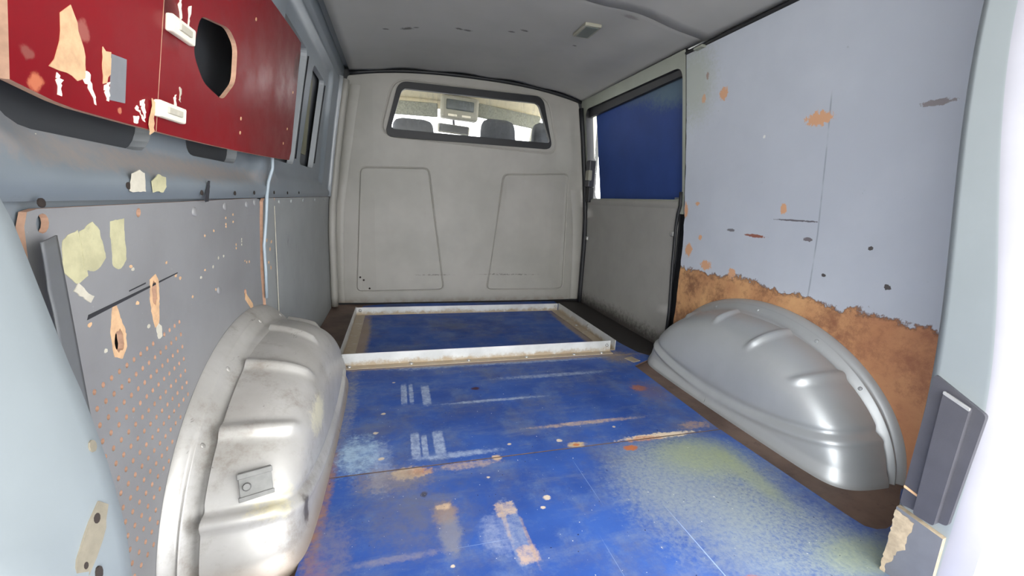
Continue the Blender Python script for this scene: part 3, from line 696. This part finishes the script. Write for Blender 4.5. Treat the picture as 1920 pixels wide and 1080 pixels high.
# ------------------------------------------------------------------ wheel arches
def arch(name, side, yc, mat, fdeg, label):
    root = empty(name, label=label, category='wheel arch')
    a0, b0 = .50, .365
    xs_ = np.array([.785, .775, .75, .72, .695, .675, .660, .648, .640, .635, .632, .630, .629, .6285])
    rt = np.array([.870, .866, .855, .832, .80, .76, .712, .65, .575, .49, .39, .28, .14, .0])
    rp = np.array([.975, .975, .972, .968, .96, .948, .93, .905, .87, .80, .68, .5, .25, .0])
    n = 70; u = np.linspace(0, 1, len(xs_)); uu = np.linspace(0, 1, n)
    X = np.interp(uu, u, xs_); RT = np.interp(uu, u, rt); RP = np.interp(uu, u, rp)
    ker = np.array([1, 2, 3, 2, 1]) / 9.
    def smooth(v): return np.convolve(np.pad(v, 2, mode='edge'), ker, 'valid')
    for _ in range(4): X[1:-1] = smooth(X)[1:-1]; RT[1:-1] = smooth(RT)[1:-1]; RP[1:-1] = smooth(RP)[1:-1]
    nf = 181; ph = np.linspace(0, PI, nf)
    P = np.zeros((n, nf, 3))
    s2 = np.sin(ph) ** 2; far = np.clip(np.cos(ph) * 2.5, 0, 1)
    RF = np.interp(uu, u, [.935, .93, .92, .90, .875, .845, .81, .765, .70, .60, .46, .31, .15, .0])
    for i in range(n):
        r = (RP[i] * (1 - far) + RF[i] * far) * (1 - s2) + RT[i] * s2
        P[i, :, 0] = X[i]; P[i, :, 1] = yc + a0 * r * np.cos(ph); P[i, :, 2] = b0 * r * np.sin(ph) - .012 * (1 - np.sin(ph))
    du = np.gradient(P, axis=0); dv = np.gradient(P, axis=1); N = np.cross(du, dv); N /= np.linalg.norm(N, axis=2, keepdims=True) + 1e-12
    cen = np.array([.80, yc, 0.]); sgn = np.sign(((P - cen) * N).sum(2, keepdims=True)); N *= np.where(sgn == 0, 1, sgn)
    D = np.zeros((n, nf))
    for fd, x_end in fdeg:
        f = math.radians(fd); arc = np.abs(ph - f)[None, :] * .38
        along = np.clip((P[:, :, 0] - x_end) / .02, 0, 1)
        D += .011 * np.clip(1 - (arc / .016) ** 2, 0, 1) ** 1.2 * along
    uy = (P[:, :, 1] - yc) / .5; zb = .058 + .085 * np.abs(uy) ** 2.2
    t = np.clip((zb - P[:, :, 2] + .012) / .012, 0, 1); t = t * t * (3 - 2 * t)
    D -= .008 * np.exp(-((P[:, :, 2] - zb) / .009) ** 2)
    D += .005 * np.exp(-((P[:, :, 2] - zb + .026) / .008) ** 2) + .010 * np.clip((.03 - P[:, :, 2]) / .03, 0, 1)
    P = P + N * D[:, :, None]
    P[:, :, 0] *= side
    grid('tub', P.tolist(), mat, root)
    # flange: chamfer, flat ring and the step down to the tub
    prof = [(.8395, 1.0), (.836, .998), (.829, .985), (.822, .972), (.819, .962), (.8155, .954), (.8135, .95), (.806, .915), (.799, .893), (.795, .887), (.7875, .882), (.780, .868)]
    F = [[(side * x, yc + a0 * (r + (.055 * max(0, 1 - (math.sin(p)) ** .9) * (1 if r < .94 else .6) if r < .96 else 0)) * math.cos(p), b0 * r * math.sin(p) - .012 * (1 - math.sin(p))) for p in np.linspace(0, PI, 121)] for x, r in prof]
    grid('flange', F, mat, root)
    for p in np.radians([38, 62, 88, 118, 142, 160]):
        r = .925; disc('spot_weld', (side * .808, yc + a0 * r * math.cos(p), b0 * r * math.sin(p)), (-side, 0, .5), .006, .002, mat, root, 10)
    return root
ra = arch('wheel_arch', 1, 1.155, 'silver', [(52, .70), (79, .675), (108, .648), (135, .648)], 'clean silver wheel arch with ribbed top against the peeling board')
la = arch('wheel_arch', -1, 1.185, 'silver_scuff', [(62, .69), (88, .665), (114, .65), (138, .65), (160, .66)], 'scuffed silver wheel arch with a small metal bracket beside the perforated panel')
# bracket on the scuffed arch
def put_bracket():
    bm = bmesh.new()
    bxm(bm, -.026, .026, -.024, .024, 0, .0035, .001)
    p = Vector((-.709, .766, .155)); nrm = Vector((.22, -.80, .55)).normalized()
    xa = Vector((1, .35, 0)); xa = (xa - nrm * xa.dot(nrm)).normalized(); ya = nrm.cross(xa)
    mt = Matrix((xa, ya, nrm)).transposed().to_4x4(); mt.translation = p
    bm.transform(mt); b = from_bm('bracket', bm, 'bracket', la)
    bm = bmesh.new(); bxm(bm, -.028, .028, .012, .022, .003, .010, .0015); bxm(bm, -.028, .028, -.026, -.018, .002, .006, .001); bm.transform(mt); from_bm('rail', bm, 'bracket', b)
    bm = bmesh.new(); bmesh.ops.create_cone(bm, cap_ends=True, segments=16, radius1=.0075, radius2=.0055, depth=.009, matrix=Matrix.Translation((-.014, -.003, .007)))
    bm.transform(mt); from_bm('stud', bm, 'bracket', b)
    return mt
BM_ = put_bracket()

# ------------------------------------------------------------------ blue floor boards
def fmap(u, v, d): return (u, v, .0 - d)
b1 = [(-.60, .20), (.80, .20), (.80, .64), (.752, .613), (.70, .578), (.64, .553), (.60, .545), (.575, .549), (.558, .562), (.553, .60), (.535, .978), (-.635, .972), (-.635, .90), (-.635, .80), (-.64, .70), (-.72, .60), (-.80, .58), (-.80, .20)]
plate('floor_board', b1, fmap, ['blue', 'brown'], thick=.007, kind=None, label='worn blue floor board at the loading end with a dusty yellow-grey patch', category='board')
b2 = [(-.635, .976), (.532, .982), (.549, 1.505), (.60, 1.535), (.705, 1.590), (.66, 1.66), (.640, 1.80), (.630, 2.2), (.625, 2.69), (-.50, 2.70), (-.655, 2.66), (-.672, 2.4), (-.676, 1.70), (-.66, 1.60), (-.625, 1.47)]
plate('floor_board', b2, fmap, ['blue', 'brown'], thick=.007, kind=None, label='worn blue floor board carrying the aluminium frame and reaching to the bulkhead', category='board')
box('cover_tab', .555, .60, 1.545, 1.60, .0, .003, 'alu', fl, bevel=.001, rot=(0, 0, .3)); disc('screw', (.568, 1.552, .0), (0, 0, 1), .008, .004, 'chrome', fl)

# ------------------------------------------------------------------ aluminium angle frame
fr = empty('angle_frame', label='rectangular frame of weathered aluminium angle bars screwed to the blue floor', category='frame')
def angle(name, a, b, foot, h=.052, w_=.034, t=.003, z0=.0005):
    """L bar from a to b; its foot lies to the side given by the unit vector foot"""
    a = Vector(a + (0,)); b = Vector(b + (0,)); f = Vector(foot + (0,)); bm = bmesh.new()
    sec = [(0, 0), (w_, 0), (w_, t), (t, t), (t, h), (0, h)]
    A = [bm.verts.new(a + f * s + Vector((0, 0, z0 + z))) for s, z in sec]; B = [bm.verts.new(b + f * s + Vector((0, 0, z0 + z))) for s, z in sec]
    for i in range(6): bm.faces.new((A[i], A[(i + 1) % 6], B[(i + 1) % 6], B[i]))
    bm.faces.new(A[::-1]); bm.faces.new(B); bmesh.ops.recalc_face_normals(bm, faces=bm.faces)
    return from_bm(name, bm, 'alu', fr)
bar = angle('bar', (-.682, 1.680), (.525, 1.690), (0, -1), .054, .036)
for x in (-.64, -.40, -.16, .10, .33, .47): disc('screw', (x, 1.660 + .006, .0035), (0, 0, 1), .008, .005, 'chrome', bar)
for x in (-.668, .505): disc('bolt', (x, 1.677 + (.008 if x > 0 else 0), .034), (0, -1, 0), .007, .008, 'chrome', bar)
bar = angle('bar', (-.679, 2.440), (.553, 2.440), (0, 1), .046, .03)
for x in (-.655, .537): disc('bolt', (x, 2.439, .030), (0, -1, 0), .009, .008, 'chrome', bar)
bar = angle('bar', (-.681, 1.683), (-.679, 2.438), (1, 0), .052, .05); disc('screw', (-.655, 1.78, .0035), (0, 0, 1), .009, .005, 'chrome', bar)
bar = angle('bar', (.560, 1.70), (.560, 2.438), (-1, 0), .050, .05); disc('screw', (.535, 2.1, .0035), (0, 0, 1), .008, .005, 'chrome', bar)
disc('bolt', (.557, 2.0, .03), (-1, 0, 0), .009, .006, 'chrome', bar)

# ------------------------------------------------------------------ red board on the window bay
rb = empty('red_board', label='glossy dark red board with rounded cut-out and white latches over the window bay', category='board')
def rmap(u, v, d):
    bow = .030 * sm(.6, 1.6, u)
    return (-(xw(.95) - .006 - bow) - d - (v - .95) * -.13, u, v)
def redz(u): return .758 + .016 * ((u - .80) / .7) ** 2 + .012 * sm(.62, .50, u)
SPL = .785
low1 = [(u, redz(u)) for u in np.linspace(.535, SPL - .001, 10)]
p1 = low1 + [(SPL + .02, 1.12), (.535, 1.10)]
plate('board_panel', p1, rmap, ['red', 'rawedge'], rb, thick=.009, step=(.06, .06), smooth=True)
low2 = [(u, redz(u)) for u in np.linspace(SPL + .001, 1.50, 24)]
cut = rpoly([(1.005, .848), (1.062, .895), (1.062, .965), (1.02, .985), (.905, .965), (.885, .90), (.925, .862)], .018, 4)
p2 = low2 + [(1.515, .80), (1.53, 1.125), (1.22, 1.125), (SPL + .022, 1.12)]
plate('board_panel', p2, rmap, ['red', 'rawedge'], rb, holes=[cut], thick=.009, step=(.06, .06), smooth=True)
def rbox(name, u0, u1, v0, v1, d0, d1, mat, bevel=.002, parent=None):
    bm = bmesh.new(); bxm(bm, 0, d1 - d0, u0, u1, v0, v1, bevel)
    p = Vector(rmap((u0 + u1) / 2, (v0 + v1) / 2, -d0)); c = Vector((0, (u0 + u1) / 2, (v0 + v1) / 2))
    for v in bm.verts: v.co.x += p.x + (v.co.z - c.z) * .13 * -1 * -1 + (v.co.y - c.y) * .03
    return from_bm(name, bm, mat, parent or rb)
for (u0, u1, v0, v1) in ((.80, .872, .905, .930), (.775, .852, .779, .803)):
    h = rbox('latch', u0, u1, v0, v1, -.001, .010, 'white_plastic', .003)
    rbox('latch_slider', u0 + .018, u1 - .018, v0 + .008, v1 - .007, .009, .013, 'tape_white', .001, h)
def rpatch(name, poly, mat, off=.0008):
    if name in ('paint_chip', 'peeled_patch', 'torn_strip') and len(poly) < 10:
        sz = max(p[1] for p in poly) - min(p[1] for p in poly); poly = ragged(poly, min(.0022, sz * .12), max(.003, sz * .14))
    return plate(name, poly, lambda u, v, d: rmap(u, v, d - off), [mat], rb, thick=.001)
rpatch('peeled_patch', [(.582, .795), (.597, .822), (.600, .852), (.612, .865), (.622, .852), (.636, .818), (.636, .797), (.625, .791)], 'tan')
rpatch('paint_chip', [(.630, .800), (.640, .806), (.656, .772), (.650, .772)], 'white_plastic'); rpatch('paint_chip', [(.592, .790), (.600, .785), (.598, .770), (.592, .772)], 'white_plastic')
rpatch('peeled_patch', [(.664, .838), (.680, .838), (.682, .812), (.668, .796), (.664, .82)], 'tan', .0007)
rpatch('tape_patch', [(.681, .836), (.711, .838), (.709, .783), (.679, .781)], 'grey_tape', .0010)
rpatch('paint_chip', [(.668, .795), (.678, .802), (.679, .781), (.672, .780)], 'white_plastic')
rpatch('paint_chip', [(.742, .792), (.752, .797), (.758, .775), (.752, .772)], 'white_plastic'); rpatch('paint_chip', [(.728, .770), (.742, .772), (.738, .762), (.729, .763)], 'white_plastic'); rpatch('paint_chip', [(.735, .785), (.752, .772), (.755, .768), (.733, .782)], 'white_plastic')
rpatch('paint_chip', [(.832, .952), (.842, .966), (.845, .94), (.84, .934)], 'white_plastic'); rpatch('paint_chip', [(.865, .962), (.872, .965), (.868, .93), (.862, .928)], 'white_plastic')
rpatch('torn_strip', [(.768, .800), (.778, .796), (.772, .775), (.776, .755), (.764, .752), (.760, .765), (.765, .78)], 'tan', .003)
for u, v in ((1.10, .83), (1.10, .80), (1.45, .86), (1.42, .815), (1.15, 1.05), (1.48, .97)): rpatch('paint_chip', circle(u, v, .004, 7), 'tan')
rpatch('paint_chip', [(.829, .8150), (.836, .822), (.838, .807), (.831, .805)], 'white_plastic'); rpatch('paint_chip', [(.846, .835), (.851, .832), (.85, .812), (.846, .815)], 'tape_white')

# ------------------------------------------------------------------ ceiling lamp
lp = empty('ceiling_lamp', label='small unlit rectangular lamp set in the grey headliner', category='lamp')
zl = zc(.33) - .003
box('lamp_rim', .293, .367, 1.735, 1.865, zl - .002, zl + .012, 'cabgrey', lp, bevel=.004)
box('lamp_lens', .302, .358, 1.745, 1.855, zl - .004, zl + .008, 'lens', lp, bevel=.003)

# ------------------------------------------------------------------ rear posts
def post_right():
    zs_ = np.linspace(-.02, 1.38, 50); P = []
    for z in zs_:
        t = sm(.30, 1.05, z); q = sm(.35, 0., z)
        p0 = Vector((.476 - .055 * t, .466 + .034 * t)); p1 = Vector((.484 - .056 * t, .397 + .072 * t)); p2 = Vector((.502 - .056 * t, .363 + .060 * t)); p3 = Vector((.76, .35))
        back = Vector((.86, .56))
        row = [back, p0 + Vector((.05, .03)), p0 + Vector((.012, .012)), p0, p0.lerp(p1, .08), p0.lerp(p1, .5), p0.lerp(p1, .92), p1, p1.lerp(p2, .15), p2, p2.lerp(p3, .04), p2.lerp(p3, .10), p2.lerp(p3, .5), p3]
        P.append([(v.x, v.y, z) for v in row])
    bm = bmesh.new(); V = [[bm.verts.new(p) for p in r] for r in P]
    for i in range(len(P) - 1):
        for j in range(len(P[0]) - 1):
            f = bm.faces.new((V[i][j], V[i][j + 1], V[i + 1][j + 1], V[i + 1][j])); f.smooth = True
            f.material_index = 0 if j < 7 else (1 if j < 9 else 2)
    return from_bm('trim_5', bm, ['pillar', 'pillar_grey', 'pillar_lit'], kind='structure')
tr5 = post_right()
tn = Vector((.484 - .476, .397 - .466, 0)).normalized(); nn = Vector((tn.y, -tn.x, 0)); up = Vector((0, 0, 1))
def pmap(u, v, d):          # u along the post face from its front edge, v up, d into the post
    p = Vector((.476, .466, 0)) + tn * u - nn * d + up * v; return tuple(p)
lc = empty('latch_cover', label='black plastic lock cover with raised handle box on the pale rear post', category='cover')
def pbox(name, poly, d0, d1, mat, parent, bevel=0.):
    return plate(name, poly, lambda u, v, d: pmap(u, v, d0 + d), [mat], parent, thick=d1 - d0)
pbox('housing', rpoly([(-.002, .150), (.066, .155), (.072, .372), (-.002, .415)], .006, 3), -.010, .01, 'black', lc)
pbox('handle_box', rpoly([(.024, .152), (.054, .150), (.056, .377), (.020, .392)], .005, 3), -.024, -.008, 'black', lc)
pbox('top_edge', rpoly([(.020, .389), (.056, .374), (.056, .379), (.020, .394)], .001, 2), -.025, -.02, 'chrome', lc)
pbox('bright_strip', rpoly([(-.002, .186), (.022, .180), (.022, .184), (-.002, .191)], .001, 2), -.0115, -.008, 'tan', lc)
gb = plate('corner_board', [(-.004, -.008), (.068, -.008), (.066, .130), (-.004, .143)], lambda u, v, d: pmap(u, v, -.012 + d), ['card', 'torn'], thick=.012, kind=None,
      label='grey board end with torn beige face below the black lock cover', category='board')
tp = ragged([(-.0035, -.008), (-.0035, .138), (.026, .128), (.026, .110), (.022, .095), (.023, .07), (.014, .055), (.009, .03), (.003, .02), (.003, -.008)], .0015, .006)
plate('torn_face', tp, lambda u, v, d: pmap(u, v, -.0135 + d), ['torn'], gb, thick=.0012)

def post_left():
    # surface facing the loading end; front edge follows the rounded door post
    ez = [(-.02, -.668), (.15, -.672), (.30, -.674), (.36, -.6735), (.40, -.672), (.46, -.676), (.52, -.684), (.55, -.690), (.60, -.698), (.65, -.706), (.72, -.725), (.85, -.745), (1.38, -.72)]
    P = []
    for z in np.linspace(-.02, 1.38, 70):
        x = float(np.interp(z, [a for a, b in ez], [b for a, b in ez])); row = []
        for k, (dx, y) in enumerate([(-.16, .50), (-.05, .40), (-.010, .372), (0, .360), (.001, .345), (-.001, .325), (-.005, .30), (-.010, .275), (-.018, .25), (-.04, .225), (-.10, .20)]):
            yy = y
            rdg = math.exp(-(((y - .285) + (z - .42) * .55) / .010) ** 2) * .008 * sm(.56, .46, z) if k > 3 else 0
            row.append((x + dx + rdg, yy, z))
        P.append(row)
    return grid('trim_6', P, 'pillar', kind='structure')
tl = post_left()

LE = [(-.02, -.668), (.15, -.672), (.30, -.674), (.36, -.6735), (.40, -.672), (.46, -.676), (.52, -.684), (.55, -.690), (.60, -.698), (.65, -.706)]
def lp_map(y, z, d):
    x = float(np.interp(z, [a for a, b in LE], [b for a, b in LE])); return (x + float(np.interp(y, [.25, .275, .30, .325, .345, .36], [-.018, -.010, -.005, -.001, .001, 0])) + .0012 - d, y, z)
def post_patch(name, poly, mat): return plate(name, poly, lp_map, [mat], tl, thick=.002)
post_patch('worn_paint', ragged([(.300, .400), (.318, .428), (.338, .448), (.348, .440), (.340, .424), (.318, .404), (.305, .392)], .002, .008), 'grime')
post_patch('bolt_hole', circle(.3345, .437, .0030, 10, .0040), 'hole_dark')
post_patch('bolt_hole', circle(.318, .412, .0018, 10, .0028), 'hole_dark')
post_patch('drain_hole', circle(.326, .397, .0028, 10, .0060), 'hole_dark')
post_patch('sealant_dab', circle(.350, .487, .0038, 9, .0046), 'grime')
